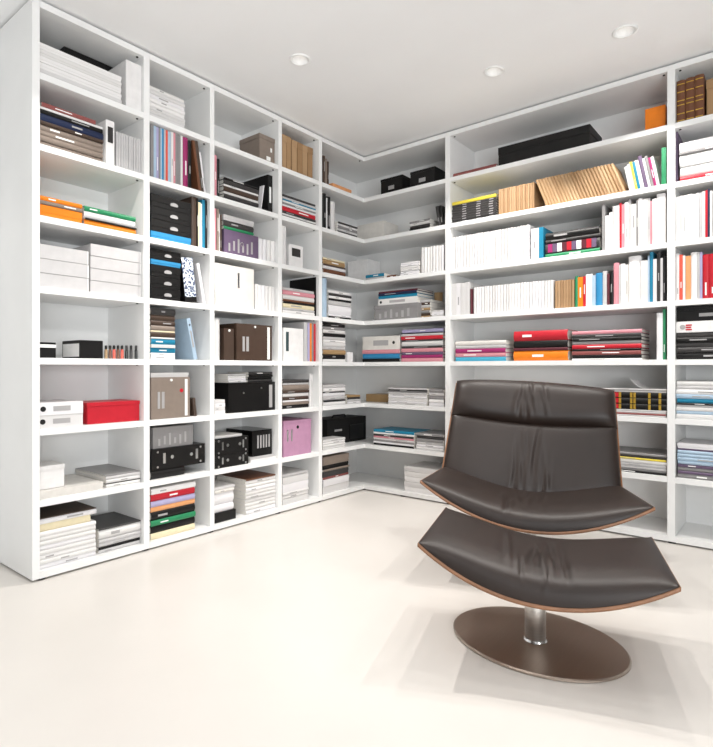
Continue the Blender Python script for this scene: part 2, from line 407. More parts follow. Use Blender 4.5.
def BX(cell, row, u0, u1, vt, label, ck, name='storage_box', cat='box', inset=.02, dep=.25, zb=None, lid=.0, opt='', rough=.42, group=None, rot=0.):
    """a single box with its fittings; returns the height of its top"""
    z = (zt(row) if zb is None else zb)+.0003
    s0, s1, t0, t1 = span(cell, u0, u1, inset)
    H = min(zat(vt, t0), zt(row)+.284)-z
    Lx = s1-s0; dp = min(dep, depthmax(inset))
    loc, rz = wloc(cell, s0, inset, z)
    root = thing(name, fix_label(label+', '+place(cell, row)), cat, loc, rz+math.radians(rot), group)
    m = cmat(ck, rough)
    g = .002 if lid else 0
    body = boxo('box_body', m, root, g, Lx-g, g, dp-g, 0, H-lid+(.001 if lid else 0), .0015)
    if lid: boxo('box_lid', m, root, 0, Lx, 0, dp, H-lid+.001, H, .0015)
    y = g-.001
    for o in opt.split():
        if o == 'holder':     # metal label holder
            boxo('label_holder', M_CHROME, root, Lx*.56, Lx*.61, y-.001, y+.002, H*.48, H*.85)
        elif o == 'wholder':
            boxo('label_holder', M_CHROME, root, Lx*.12, Lx*.17, y-.001, y+.002, H*.42, H*.75)
            boxo('label_holder', M_CHROME, root, Lx*.26, Lx*.31, y-.001, y+.002, H*.42, H*.75)
        elif o == 'hole':
            bm = bmesh.new(); bm_cyl(bm, (Lx*.5, y-.0006, H*.8), .011, .004, 'y', 18); obj('finger_hole', bm, M_BLACK, root)
        elif o == 'strips':
            boxo('spine_label', M_LABELG, root, Lx*.16, Lx*.22, y-.0005, y+.002, H*.25, H*.65)
            boxo('spine_label', M_LABELG, root, Lx*.26, Lx*.33, y-.0005, y+.002, H*.25, H*.65)
            boxo('edge_band', M_LABELW, root, Lx*.86, Lx*.93, y-.0005, y+.002, H*.04, H*.95)
        elif o == 'gleam':
            boxo('spine_label', M_LABELG, root, Lx*.86, Lx*.93, y-.0005, y+.002, H*.1, H*.9)
            bm = bmesh.new(); bm_cyl(bm, (Lx*.68, y-.003, H*.8), .006, .005, 'y', 12); obj('stud', bm, M_CHROME, root)
            bm = bmesh.new(); bm_cyl(bm, (Lx*.3, y-.003, H*.65), .006, .005, 'y', 12); obj('stud', bm, M_CHROME, root)
        elif o == 'dot':
            bm = bmesh.new(); bm_cyl(bm, (Lx*.77, y-.0008, H*.67), .011, .002, 'y', 16); obj('red_sticker', bm, cmat('rd'), root)
        elif o == 'tag':
            bm = bmesh.new(); bm_cyl(bm, (Lx*.5, y-.004, H*.93), .007, .005, 'y', 12); obj('button', bm, M_LABELW, root)
        elif o == 'tags':
            boxo('paper_tag', M_LABELW, root, Lx*.45, Lx*.7, y-.001, y+.002, H*.1, H*.25)
            boxo('paper_tag', M_LABELW, root, Lx*.7, Lx*.8, y-.001, y+.002, H*.45, H*.6)
        elif o == 'label':
            boxo('label_plate', M_LABELG, root, Lx*.36, Lx*.62, y-.001, y+.002, H*.3, H*.52)
        elif o == 'endlabel':  # white label on the left end
            boxo('end_label', M_LABELW, root, -.001, .002, .01, dp-.01, H*.1, H*.82)
        elif o == 'stripe':
            boxo('white_band', M_LABELW, root, Lx*.0+.001, Lx-.001, y-.001, y+.002, H*.66, H*.86)
        elif o == 'window':
            boxo('label_plate', M_LABELD, root, Lx*.2, Lx*.8, y-.001, y+.002, H*.5, H*.85)
        elif o == 'slit':
            boxo('label_plate', mat('label_teal_dark', '2f4448', .5), root, Lx*.12, Lx*.25, y-.001, y+.002, H*.3, H*.88)
        elif o == 'case':      # hard case: studs in the corners, two latches, two label holders
            for (a, b) in ((.1,.14), (.9,.14), (.1,.86), (.9,.86), (.36,.55), (.72,.55)):
                bm = bmesh.new(); bm_cyl(bm, (Lx*a, y-.004, H*b), .0065 if a in (.1,.9) else .010, .006, 'y', 12); obj('stud', bm, M_CHROME, root)
            boxo('label_holder', M_CHROME, root, Lx*.2, Lx*.245, y-.001, y+.002, H*.28, H*.78)
            boxo('label_holder', M_CHROME, root, Lx*.81, Lx*.855, y-.001, y+.002, H*.28, H*.78)
        elif o == 'glass':
            for k in range(5): boxo('spine_label', M_LABELG, root, Lx*(.25+.14*k), Lx*(.25+.14*k+.07), y-.001, y+.002, H*.3, H*.8)
        elif o == 'redmark':
            for k in range(3): boxo('red_lettering', cmat('rd'), root, Lx*.16, Lx*(.26-.01*(k % 2)), y-.001, y+.002, H*(.2+.2*k), H*(.32+.2*k))
            bm = bmesh.new(); bm_cyl(bm, (Lx*.11, y-.001, H*.5), H*.22, .002, 'y', 18); obj('emblem', bm, M_LABELG, root)
        elif o == 'ring':
            bm = tube([(Lx*.5+.011*math.cos(q*PI/6), y-.001, H*.5+.011*math.sin(q*PI/6)) for q in range(12)], .0022, 6, True); obj('eyelet', bm, M_CHROME, root)
        elif o == 'prints':
            for k in range(6): boxo('printed_mark', M_LABELG, root, Lx*(.12+.13*k), Lx*(.12+.13*k+.05), y-.0006, y+.002, H*(.12+.05*(k % 2)), H*(.45+.12*(k % 3)))
        elif o == 'handle':
            bm = tube([(Lx*.3, dp*.4, H-.002), (Lx*.34, dp*.4, H+.018), (Lx*.62, dp*.4, H+.018), (Lx*.66, dp*.4, H-.002)], .006, 8); obj('carry_handle', bm, M_BLACK, root)
        elif o == 'panel':
            boxo('pocket', M_BLACK, root, Lx*.55, Lx*.92, y-.006, y+.002, H*.12, H*.7, .002)
            boxo('label_plate', M_LABELG, root, Lx*.18, Lx*.36, y-.001, y+.002, H*.5, H*.58)
        elif o == 'rim':
            boxo('rim', M_BLACK, root, -.001, Lx+.001, -.002, .004, 0, .006)
    return loc[2]+H
# ================= LEFT CASE =================
# column 1
ST('1',1,39,122,41,'white pile','wh.x*5',inset=.02,dep=.17,jit=.4)
BX('1',1,64,124,44,'black lidded box behind the white pile','bk',inset=.215,dep=.14,lid=.04)
BX('1',1,126,146,59,'white upright box file at the right end','wh','box_file','box file',inset=.02,dep=.18,opt='slitless')
ST('1',2,39,104,100,'dark stack','tp.m:1*4 br.m:.7 nv.b:1.3 bk.b:.8 wh.m:.5 ro.p:.8>2,-8',dep=.25)
BX('1',2,106,114.5,119,'white slipcase with black front panel beside dark stack','wh','slipcase','slipcase',inset=.012,dep=.24,opt='window')
UP('1',2,117,142.5,131,'pale row','lg.j*10',dep=.17)
ST('1',3,39,83,194.5,'orange stack','og.x:1.7 tp.m:.5 og.m:.6',dep=.25)
ST('1',3,84.5,137,205,'green topped stack','og.b:1 bk.m:.25 wh.b:1.1 gn.b:.8',dep=.22)
ST('1',4,39,89,243,'left pile','lg.t*3',dep=.28,jit=.3)
ST('1',4,90.5,141,243,'right pile','lg.t*4',dep=.28,jit=.3)
BX('1',5,39,56,342,'black card box with white band at the left end','bk',inset=.03,dep=.16,opt='stripe')
BX('1',5,80,103,340,'black card box with white end label','bk',inset=.03,dep=.19,opt='endlabel')
def vial(cell, row, u, ck, word, vt, i):
    s, t0 = px(cell, u, .05); loc, rz = wloc(cell, s, .05, zt(row)+.0003)
    h = zat(vt, t0)-loc[2]
    root = thing('small_bottle', fix_label('%s, %s from left in the bottle row, %s' % (word, ORD[i], place(cell, row))), 'bottle', loc, rz, 'small bottles on the fifth shelf')
    bm = bmesh.new(); bm_cyl(bm, (0,0,0), .0075, h*.62, n=14); bm_cyl(bm, (0,0,h*.62), .0075, h*.1, n=14, r2=.005); obj('bottle_body', bm, cmat(ck, .2), root)
    bm = bmesh.new(); bm_cyl(bm, (0,0,h*.721), .0062, h*.279, n=14); obj('cap', bm, cmat('bk' if ck != 'bk' else 'dg'), root)
for i, (u, ck, w) in enumerate([(106,'tn','small tan bottle'), (110,'br2','small brown bottle'), (114,'rb','small coral bottle'), (118,'br2','small brown bottle'), (122,'rb','small coral bottle'), (126.5,'bk','small black bottle'), (131,'dg','small dark grey bottle'), (136,'bk','small black bottle')]):
    vial('1', 5, u, ck, w, 345.5, i)
ST('1',6,39,83.5,403,'white pair','wh.f*2',dep=.27)
BX('1',6,87,140,403,'bright red lidded storage box','rd',inset=.03,dep=.2,lid=.02)
zz = ST('1',7,39,104,492,'lying tray','ow.x',inset=.015,dep=.33)
BX('1',7,39,65,467,'white card box lying on the flat off white box','wh',inset=.05,dep=.15,zb=zz,lid=.02)
ST('1',7,106,141,476,'glossy stack','wh.m:1 bk.m:.3 wh.m:1.2 lg.m:1 gr.m:.35',dep=.34)
ST('1',8,39,97,519,'tall white stack','wh.m*8 cr.b:1.6>0,-5 wh.m:1.2 br.m:.2',dep=.27)
ST('1',8,99,142,530,'low stack','lg.m:.6 bk.m:.5 lg.m:.6*2 wh.m:1.6 dg.m:.25',dep=.28)
# column 2
ST('2',1,150,186,84,'white pile','wh.x:1.1 wh.m:.9*7',dep=.2)
UP('2',2,151,183,120,'spine row','gr.p:1 lb.p:.9 lv.p:.8 gr.p:.5 lb.p:.5 bl.p:.6 lg.p:.5 rb.p:.8 lb.p:1 wh.p:.8 pk.p:.7 gr.p:1 gr.p:.9 wh.p:.7',dep=.19)
UP('2',2,183.5,192,128,'magenta pair','mg.b:1.3^1.0 bk.b:1^.97',dep=.19)
UP('2',2,199.5,207,136,'leaning group','br2.p:1 br.b:1.2 wh.m:.7^.8',dep=.18,lean=9)
ST('2',3,151,191.5,192.5,'black and blue pile','bl.x:.8 bk.x:1.2*3',dep=.27,jit=.4)
UP('2',3,192.5,210.5,196,'upright group','br.b:1.9^1.02 bk.m:.5 cr.p:1^.93 wh.m:.5^.9 te.b:1.2 bk.b:.8^1.03',dep=.2)
ST('2',4,151,181,247.5,'black pile','bk.x:1.1*3 bl.x:.5 bk.x:1',dep=.27,jit=.4)
ST('2',5,151,176,307,'blue and brown stack','wh.p:.8 wh.m:.4 te.b:.9 wh.p:.6 te.b:1 wh.m:.3 br.b:.9 cr.m:.3 tp.b:.9 br.b:.9 br.b:1 dg.b:1.3',dep=.24)
zz = BX('2',6,151,190,377.5,'taupe box file with red sticker','tp','box_file','box file',dep=.27,opt='strips dot tag')
ST('2',6,151,189,372.5,'lid tray','wh.x',dep=.26,zb=zz)
UP('2',6,195.2,198,398,'leaning sheet','br.c',dep=.2,lean=7)
zz = ST('2',7,151,186,471.5,'black base folder','bk.c',dep=.24)
zz = BX('2',7,151.5,205,450,'black hard case with riveted corners','bk','hard_case','case',inset=.025,dep=.18,zb=zz,opt='case')
BX('2',7,153,193,428,'grey magazine file lying on the hard case','gr','magazine_file','file',inset=.04,dep=.2,zb=zz,opt='prints',rough=.3)
ST('2',8,151,196,490,'colourful stack','cr.b:1.1 bk.b:1.3 gn.b:1 bk.b:1.5 ap.b:.9 lv.b:1 rd.b:1.2 wh.b:1',dep=.22)
# leaning binders of column 2
def LEAN(cell, row, u, ck, kd, T, Lh, lean, label, inset=.02, dep=.2, pattern=None):
    s, t0 = px(cell, u, inset); loc, rz = wloc(cell, s, inset, zt(row)+.0003)
    nmk, _, cat = KIND[kd]
    root = thing(nmk, fix_label(label+', '+place(cell, row)), cat, loc, rz)
    root.rotation_euler = (Matrix.Rotation(rz, 4, 'Z') @ Matrix.Rotation(-math.radians(lean), 4, 'Y')).to_euler()
    volume(root, kd, ck, Lh, T, dep, True, random.Random(label))
    if lean < 0:
        for c in root.children: c.location.x = -T
    if pattern:
        m = bpy.data.materials.new('floral_cover'); m.use_nodes = True; nt = m.node_tree; b = nt.nodes['Principled BSDF']
        tc = nt.nodes.new('ShaderNodeTexCoord'); vo = nt.nodes.new('ShaderNodeTexVoronoi'); vo.inputs['Scale'].default_value = 75
        vo.feature = 'F1'
        rp = nt.nodes.new('ShaderNodeValToRGB'); rp.color_ramp.elements[0].position = .42; rp.color_ramp.elements[1].position = .5
        rp.color_ramp.elements[0].color = (*lin('3c4a6c'), 1); rp.color_ramp.elements[1].color = (*lin('dfe6ee'), 1)
        nt.links.new(tc.outputs['Object'], vo.inputs['Vector']); nt.links.new(vo.outputs['Distance'], rp.inputs['Fac']); nt.links.new(rp.outputs['Color'], b.inputs['Base Color'])
        x0 = 0 if lean >= 0 else -T
        boxo('floral_front', m, root, x0+.001, x0+T-.001, -.0025, -.0006, .03, Lh-.002)
    return root
LEAN('2',4,185.5,'bk','f',.075,.25,7,'blue floral ring binder leaning on the black pile',dep=.2,pattern=True)
LEAN('2',4,203.5,'wh','c',.020,.235,11,'thin white folder leaning on the floral binder',dep=.2)
LEAN('2',5,194,'lb','f',.024,.235,12,'grey blue ring binder leaning on the book stack',dep=.22)
# column 3
BX('3',1,259.5,276,132.5,'taupe cube box with white tags','tp',inset=.03,dep=.2,opt='tags',lid=.03)
UP('3',2,215,220,152,'left pair','pk.p:1^.95 bk.b:1.2^.88',dep=.2)
ST('3',2,224,259,176,'dark stack','bk.m:1 dg.b:1 wh.m:.7 br.b:1.4 wh.m:.5 dg.b:1.3 bk.m:.6',inset=.04,dep=.26)
UP('3',2,268.5,276,174,'tall right binder','bk.f',inset=.05,dep=.28)
LEAN('3',2,261.5,'wh','m',.006,.17,-9,'loose white leaflet standing askew against the black binder',inset=.03,dep=.04)
UP('3',3,215,222,208,'thin spine group','pk.m:1 tp.p:1 wh.m:.6^.9 br.p:.8^.88',dep=.2)
zz = BX('3',3,224,258.5,228.5,'purple grey box with eyelet','pu',dep=.24,opt='ring prints',rough=.3)
ST('3',3,224,255,213.5,'top pile','gn.m:.6 dg.b:1 lg.x:1',dep=.2,zb=zz)
UP('3',3,260,277.5,238,'white row','wh.j*4',dep=.17)
BX('3',4,215,254,262.5,'large white box with slim metal holder','ow',dep=.28,opt='holder',lid=.0)
UP('3',4,256,276,284,'white row','wh.j*6',dep=.17)
UP('3',5,215,221,318,'white folder','wh.c',dep=.25)
BX('3',5,224,234,328,'narrow dark brown file box with round button','br',inset=.03,dep=.24,opt='tag')
BX('3',5,236.5,272,323,'wide dark brown magazine box','br',dep=.26,opt='strips tag',rough=.25)
zz = BX('3',6,228.5,278,383,'big black box with silver studs','bk',inset=.03,dep=.29,opt='gleam',rough=.3)
ST('3',6,228.5,247,374,'pale papers','wh.m*3 lg.m',inset=.05,dep=.22,zb=zz)
ST('3',6,248.5,276,372,'dark papers','dg.c bk.c bk.m dg.m',inset=.05,dep=.22,zb=zz)
ST('3',6,215,226,400,'card pack','wh.p*4',inset=.012,dep=.09)
zz = BX('3',7,214.7,248.5,456,'lower small black hard case','bk','hard_case','case',dep=.2,opt='case')
zz = BX('3',7,214.7,248.5,439.5,'upper small black hard case','bk','hard_case','case',dep=.2,zb=zz,opt='case')
ST('3',7,215.5,243,436.5,'white lid','wh.x',inset=.03,dep=.2,zb=zz)
zz = ST('3',7,250.5,277,459,'paper pile','wh.m*3 lg.m*2',inset=.02,dep=.29)
BX('3',7,252,272,431,'dark glossy box on the paper pile','bk',inset=.05,dep=.26,zb=zz,opt='glass',rough=.2)
zz = BX('3',8,215,236,514,'low black box under white books','bk',dep=.2)
ST('3',8,215,235,488,'white book pile','wh.b:1.4 wh.b:2.2 ow.m:.6 wh.m:.6',dep=.2,zb=zz)
ST('3',8,246,280,480,'magazine pile','wh.m*9 br2.m:.4',dep=.3)
# column 4
UP('4',1,282.5,291.5,133.5,'left kraft pair','kr.t*2',dep=.22)
UP('4',1,292.5,313.5,139,'right kraft set','kr.t*4',dep=.22)
ST('4',2,282.5,316.5,193,'red banded stack','bk.m:.6 wh.m:.5 dg.b:.8 rd.b:1.3 wh.m:.5 gr.m:.6 wh.m:.5 te.m:.4 lg.m:.6 dg.b:.8',dep=.25)
UP('4',3,282.5,287,225.5,'white binder','wh.c*2',dep=.24)
BX('4',3,289,303,243.5,'white case with dark printed front','wh','camera_case','case',inset=.05,dep=.14,opt='window',rot=0)
ST('4',4,283,315,286.5,'mixed stack','wh.m:.8 lg.m:.6 cr.b:1 bk.m:.5 br2.m:.5 wh.b:1.1 pk.b:1 lg.m:.7',dep=.22)
UP('4',4,316.6,319.5,277,'black folder','bk.c',dep=.28)
BX('4',5,283.5,303.5,327.5,'white box file with dark label slot','wh','box_file','box file',dep=.27,opt='slit')
UP('4',5,305,319,322.5,'folder row','lg.c:1.6 lv.c:1 og.c:1 gr.c:1 rd.c:1',dep=.26)
ST('4',6,283,309.5,380,'mixed stack','bk.b:1 tp.b:.9 wh.m:.5 br.b:1 wh.b:1 br.b:.8 tp.b:1.6 lg.m:.6 dg.b:.9',dep=.25)
UP('4',6,310.5,318,374,'white sheaf','wh.c*2',inset=.05,dep=.24)
BX('4',7,283.5,311.5,421.5,'pink cube box with metal label holders','pi' if 'pi' in PAL else 'pk',dep=.27,opt='wholder hole',lid=.02)
ST('4',8,283,309,475.5,'white box pile','wh.x:.8 wh.m:.5*2 wh.x:1.2 wh.x:1 lg.m:.4',dep=.27)
# corner bay, left limb
UP('c',1,323.5,329.5,155,'dark spine trio','br.b:1 tp.b:1^.93 br.b:.9^.85',dep=.2)
ST('c',1,333,352,182.5,'orange box','ap.x',dep=.24)
UP('c',2,323.5,331.5,193,'black binder trio','bk.b:1 wh.m:.3^.9 bk.b:1.1^.96',dep=.24)
UP('c',2,332.2,336.5,201,'white binder','wh.c',dep=.24)
ST('c',2,338,358,221,'sloping pile','dg.m:.8 wh.m:.6 gr.m:.8 wh.m:.6 dg.m:.4',dep=.22)
ST('c',3,323.5,346,256.5,'brown striped stack','br2.b:1.3 wh.m:.8 br.m:.5 tn.b:1.2 cr.m:.5',dep=.24)
UP('c',4,323.5,328,275.5,'pale blue binder','lb.c',dep=.27)
ST('c',4,329,352,289.5,'white book stack','bk.m:.5 wh.m:.4 wh.b:2.3 lg.b:1 bk.m:.5 wh.m:.6 dg.b:.6 wh.m:.7',dep=.24)
ST('c',5,323.5,346,322.5,'tall stack','wh.m:.6 bk.b:1.1 tn.b:1 lg.m:.8 wh.b:.9 wh.m:.6 lg.m:.7 bk.m:.8 wh.m:.8 gr.m:.7 bk.b:.8',dep=.24)
BX('c',5,347.5,353,352,'small white card box','wh',dep=.1)
ST('c',6,323.5,346,385,'white stack','wh.m:1 bk.m:.4 lg.m:1 wh.m:1 dg.m:.4 wh.m:1 lg.m:.9',dep=.25)
ST('c',6,347.5,361,395.5,'loose magazine pile','wh.m lg.m dg.m tn.m',inset=.03,dep=.25)
ST('c',7,323.5,346,440.5,'white paper pile','wh.m*4',dep=.13)
BX('c',7,327,366,420,'black padded equipment bag','bk','equipment_bag','bag',inset=.16,dep=.2,opt='handle panel',rough=.6)
ST('c',8,323.5,349.5,457.5,'grey and white stack','wh.x:1.6 wh.x:1.4 ro.m:.5 dg.x:1.2 tp.m:.4 bk.x:.9 tp.x:1.8',dep=.26)
# corner bay, right limb
BX('k',1,380.5,402.5,180,'black lidded box, left of the pair','bk',dep=.2,lid=.02,opt='label',inset=.05,group='black lidded boxes in the corner bay')
BX('k',1,410,435,172.5,'black lidded box, right of the pair','bk',dep=.2,lid=.02,opt='label',inset=.05,group='black lidded boxes in the corner bay')
BX('k',2,357,384,226,'plain off white card box','ow',inset=.12,dep=.2)
ST('k',2,409,430,222,'dark magazine pile','bk.m dg.m wh.m gr.m:.7',dep=.22)
UP('k',2,438,443.5,206,'dark leaning pair','dg.b:1 bk.b:1.1',dep=.22,lean=9)
BX('k',3,346,367,262,'plain white card box','wh',inset=.16,dep=.18)
ST('k',3,365,384,275,'teal flat pair','lg.m te.m:1.2',inset=.03,dep=.2)
ST('k',3,386,396,275.5,'brown leaflet','br2.m',inset=.06,dep=.15)
ST('k',3,400,419,263,'white pile','wh.m:1*6',dep=.22)
UP('k',3,420.5,443.5,248,'white row','wh.j*8',dep=.21)
zz = BX('k',4,374,417.5,306,'grey lidded archive box','gr','archive_box','box',inset=.03,dep=.27,lid=.03,opt='prints')
ST('k',4,378,417,292,'binder pile','wh.f:2 te.b:1 nv.b:.8 mr.b:.6',inset=.04,dep=.24,zb=zz)
ST('k',4,419.5,430,300,'sloping magazine heap','tn.m br.m gr.m tn.m lg.m br.m lg.m',inset=.08,dep=.24)
def cup(cell, row, u, vt):
    s, t0 = px(cell, u, .26); loc, rz = wloc(cell, s, .26, zt(row)+.0003); h = zat(vt, t0)-loc[2]
    root = thing('paper_cup', fix_label('tan tapered cup beside the upright, '+place(cell, row)), 'cup', loc, rz)
    bm = bmesh.new(); n = 24; prof = [(0,0), (.024,0), (.033,h), (.0312,h), (.023,.003), (0,.003)]
    rings = [[bm.verts.new((r*math.cos(2*PI*i/n), r*math.sin(2*PI*i/n), z)) for i in range(n)] if r else [bm.verts.new((0,0,z))] for r, z in prof]
    for A, B in zip(rings, rings[1:]):
        for i in range(n):
            j = (i+1) % n
            if len(A) == 1: bm.faces.new((A[0], B[j], B[i]))
            elif len(B) == 1: bm.faces.new((A[i], A[j], B[0]))
            else: bm.faces.new((A[i], A[j], B[j], B[i]))
    obj('cup_wall', bm, cmat('tn'), root)
    bm = tube([(.033*math.cos(2*PI*i/24), .033*math.sin(2*PI*i/24), h) for i in range(24)], .0016, 6, True); obj('rim', bm, cmat('kr'), root)
cup('k', 4, 438.5, 293)
ST('k',4,431,443.5,310.5,'white sheaf pile','wh.m*4',inset=.02,dep=.18)
ST('k',5,362,399.5,337,'beige binder pile','bk.m:.7 bl.b:1 pk.b:.8 ow.f:2.7',dep=.26)
ST('k',5,401,443,330,'red and purple stack','pk.b:1 mg.b:.8 pu.b:.8 pk.b:1 dg.b:.6 wh.b:1.3 dg.b:.4 rd.b:1 lg.b:.6 bk.b:.3 lv.b:.9',dep=.26)
BX('k',6,366,388,394,'flat brown card box','tn',inset=.18,dep=.16)
ST('k',6,388,427,387.5,'white magazine pile','wh.m*6 lg.m gr.m bk.m:.7 lg.m',dep=.24)
ST('k',6,428.5,443.5,389,'grey magazine heap','wh.m wh.m gr.m lg.m gr.m',dep=.26)
ST('k',7,373,414,429,'blue topped pile','bk.m wh.m gr.m wh.m pk.m dg.m wh.m te.b:1.5',dep=.24)
ST('k',7,416,443.5,432.5,'grey sheaf pile','wh.m wh.m lg.m gr.m dg.m gr.m',dep=.26)
ST('k',8,404,443,465.5,'white box pile','wh.x*5',dep=.28,jit=.4)
# ================= WIDE BAY =================
ST('W',1,450.5,496,174,'brown flat book','ro.b',inset=.03,dep=.26)
BX('W',1,498,590,148,'long black lidded box','bk',inset=.05,dep=.26,lid=.05,rough=.5)
ST('W',1,597,643,144.5,'thin pink folder','pk.c',inset=.05,dep=.22)
BX('W',1,645,665.5,109.5,'bright orange box','og',inset=.06,dep=.2)
ST('W',2,451,496.5,202.5,'yellow topped stack','dg.b*8 ye.b:1.3',dep=.22,seg='cols')
UP('W',2,498,534,189.5,'upright kraft row','kr.j*16',dep=.2)
UP('W',2,546,626,178,'leaning kraft row','kr.j*24',dep=.2,lean=21)
UP('W',2,629.5,660,161.5,'leaning pale row','wh.p:1^.86 lg.p:1^.92 ye.p:.8^.97 te.b:1^.96 wh.p:1.2^.98 pu.b:1.3^1.1 wh.p:.8^1.0 gr.b:1^1.06 mg.b:.9 wh.p:1^1.0',dep=.19,lean=11)
UP('W',2,661.3,666,148,'thin green book','gn.p',dep=.19)
UP('W',3,451,529,237.5,'white journal row','wh.j*26',dep=.21)
UP('W',3,530.5,543,229,'blue edged pair','wh.p:2 te.p:1.1^1.01',dep=.21)
ST('W',3,545,600,233.5,'lying colour stack','gn.b:.7 dg.b:2 dg.b:.5 bk.b:1.3',dep=.22,seg=1)
UP('W',3,602,665.5,206,'white book row','gr.p:.9^1.03 wh.p:1^.78 wh.p:1^.83 lg.p:.5^.96 wh.p:1.4^.95 rd.p:.6^1.0 pk.p:.8^.96 wh.p:1 lg.p:.6^1.03 wh.p:1.5^.93 gr.p:.5 wh.p:1^1.03 wh.p:1.4 lg.p:.6 pk.p:.6^.93 wh.p:1.1^.97 wh.p:2.2^1.05',dep=.19)
UP('W',4,451,469.5,284,'white block','wh.p*4',dep=.22)
UP('W',4,470.2,472,289,'thin dark book','mr.b',dep=.2)
UP('W',4,473,553,287.5,'white journal row','wh.j*28',dep=.21)
UP('W',4,554.5,574,281,'kraft row','kr.j*7',dep=.2)
UP('W',4,575,613,277,'colour row','gn.b:.8^1.03 og.p:1.5^.98 rd.p:.8^1.0 wh.p:1.8^1.05 lb.p:1 bl.b:2^1.06 lg.b:1.2^1.1 mr.b:.7 bk.b:1^1.1',dep=.19)
UP('W',4,613.5,665.5,263.5,'pale row','pk.b:1.6^1.02 lg.p:.5^.95 wh.p:1.4^.97 ow.p:.8^.94 wh.b:3.6^1.12 wh.p:2^1.0 lb.p:.5^1.1 te.b:1^1.18 wh.p:1 dg.b:1^1.15 lg.p:.7 bk.b:.7^1.05',dep=.19)
ST('W',5,455,506,341.5,'pink stack','cy.b:1 pk.b:.9 mg.b:1 lg.b:.8 ow.b:1',dep=.22)
ST('W',5,513,568,331.5,'red and orange set','og.b:1.4 mr.b:.4 bk.b:1 rd.b:1.4',dep=.22)
ST('W',5,571.5,642,331.5,'glossy dark stack','wh.m:.5 bk.b:1 ro.b:1.1 bk.b:.6 rd.b:1.2 gr.b:1 bk.b:.9 dg.b:1 pk.b:1',dep=.22)
UP('W',5,656.5,665.5,313,'green edged pair','wh.b:2 gn.b:.9^1.08',dep=.22)
# encyclopedia set with gilt bands
def ency(cell, row, u0, u1, v0, zb, n):
    s0, s1, t0, t1 = span(cell, u0, u1, .03); T = (zat(v0, t1)-zb)/n-.0006; z = zb
    for i in range(n):
        loc, rz = wloc(cell, s0, .03, z+.0003)
        root = thing('encyclopedia', fix_label('gilt banded encyclopedia volume beside the armchair, %s of the set, %s' % (['lowest','middle','topmost'][i], place(cell, row))), 'book', loc, rz, 'gilt banded encyclopedia volumes')
        volume(root, 'b', 'bk', s1-s0, T, .2, False, random.Random(3))
        for c in [c for c in root.children_recursive if c.name.startswith('spine_title')]: bpy.data.objects.remove(c)
        L = s1-s0
        boxo('title_panel', cmat('rd'), root, L*.485, L*.575, -.0009, .004, T*.1, T*.9)
        for q in (.2, .36, .465, .578, .68, .71, .84, .93): boxo('gilt_band', M_GOLD, root, L*q, L*q+.012, -.0013, .004, T*.06, T*.94)
        z += T+.0006
    return z
zz = ST('W',6,560,667,406.5,'lower paper pile','lg.m ro.m lg.m lg.m',inset=.02,dep=.26)
zz = ency('W',6,560,667,393,zz,3)
zz = ST('W',6,600,667,388,'upper paper pile','lg.m gr.m wh.m',inset=.03,dep=.22,zb=zz)
def leaf():
    s0, t0 = px('W', 630, .06); loc, rz = wloc('W', s0, .06, zz+.0004)
    bm = bmesh.new(); n = 14; A = []
    for i in range(n+1):
        q = i/n; x = q*.1; z = .058*max(0, 1-q*1.15)**2.2
        A.append((bm.verts.new((x, 0, z)), bm.verts.new((x+.012, .16, z*.8))))
    for a, b in zip(A, A[1:]): bm.faces.new((a[0], b[0], b[1], a[1]))
    o = obj('loose_leaflet', bm, cmat('wh')); o.location = loc
    o.modifiers.new('thickness', 'SOLIDIFY').thickness = .0015
    o.modifiers['thickness'].offset = 1
    o['label'] = fix_label('curled white leaflet on the paper pile beside the armchair, '+place('W', 6)); o['category'] = 'leaflet'
leaf()
ST('W',7,590,667,449,'magazine stack','bk.m gr.m:.8 lg.m lg.m:1.4 wh.m:1.4 ye.m:.8 dg.m gr.m',dep=.26)
# ================= FAR RIGHT BAY =================
def leather(cell, row, u0, u1, vt, n, words):
    s0, s1, t0, t1 = span(cell, u0, u1, .03); T = (s1-s0)/n; rnd = random.Random(2)
    for i in range(n):
        loc, rz = wloc(cell, s0+i*T, .03, zt(row)+.0003)
        Hh = min(zat(vt, t0)-zt(row)+.002*i, .28)
        root = thing('leather_book', fix_label('old brown leather book with gilt spine bands, %s, %s' % (words[i], place(cell, row))), 'book', loc, rz, 'old leather bound books')
        volume(root, 'b', 'br2', Hh, T-.001, .19, True, random.Random(5))
        for c in [c for c in root.children_recursive if c.name.startswith('spine_title')]: bpy.data.objects.remove(c)
        for q in (.06, .22, .42, .52, .72, .9): boxo('gilt_band', M_GOLD, root, T*.1, T*.9, -.0012, .008, Hh*q, Hh*q+.004)
leather('E',1,674.8,704,82,3,['left of three','middle of three','right of three'])
BX('E',1,706,745,80,'kraft box with lid right of leather books','kr',inset=.06,dep=.22,lid=.05)
UP('E',2,674.8,677.5,132,'slim purple book','pu.b',dep=.2)
ST('E',2,679,740,143,'white binder stack','rd.b:.8 wh.b:1.3 lg.m:.5 wh.b:1.3 gr.m:.4 wh.b:1.4',dep=.22)
UP('E',3,674.8,742,197,'mixed row','wh.p:1.2*6 wh.b:1 lg.b:1 wh.b:1.2^1.02 rd.p:.8^1.04 nv.p:.7^1.05 wh.b:1 dg.b:1.2^.96 bk.b:1.2 wh.b:1.2 lb.b:1.4 dg.b:1.3 wh.b:2 gr.b:1.4',dep=.19)
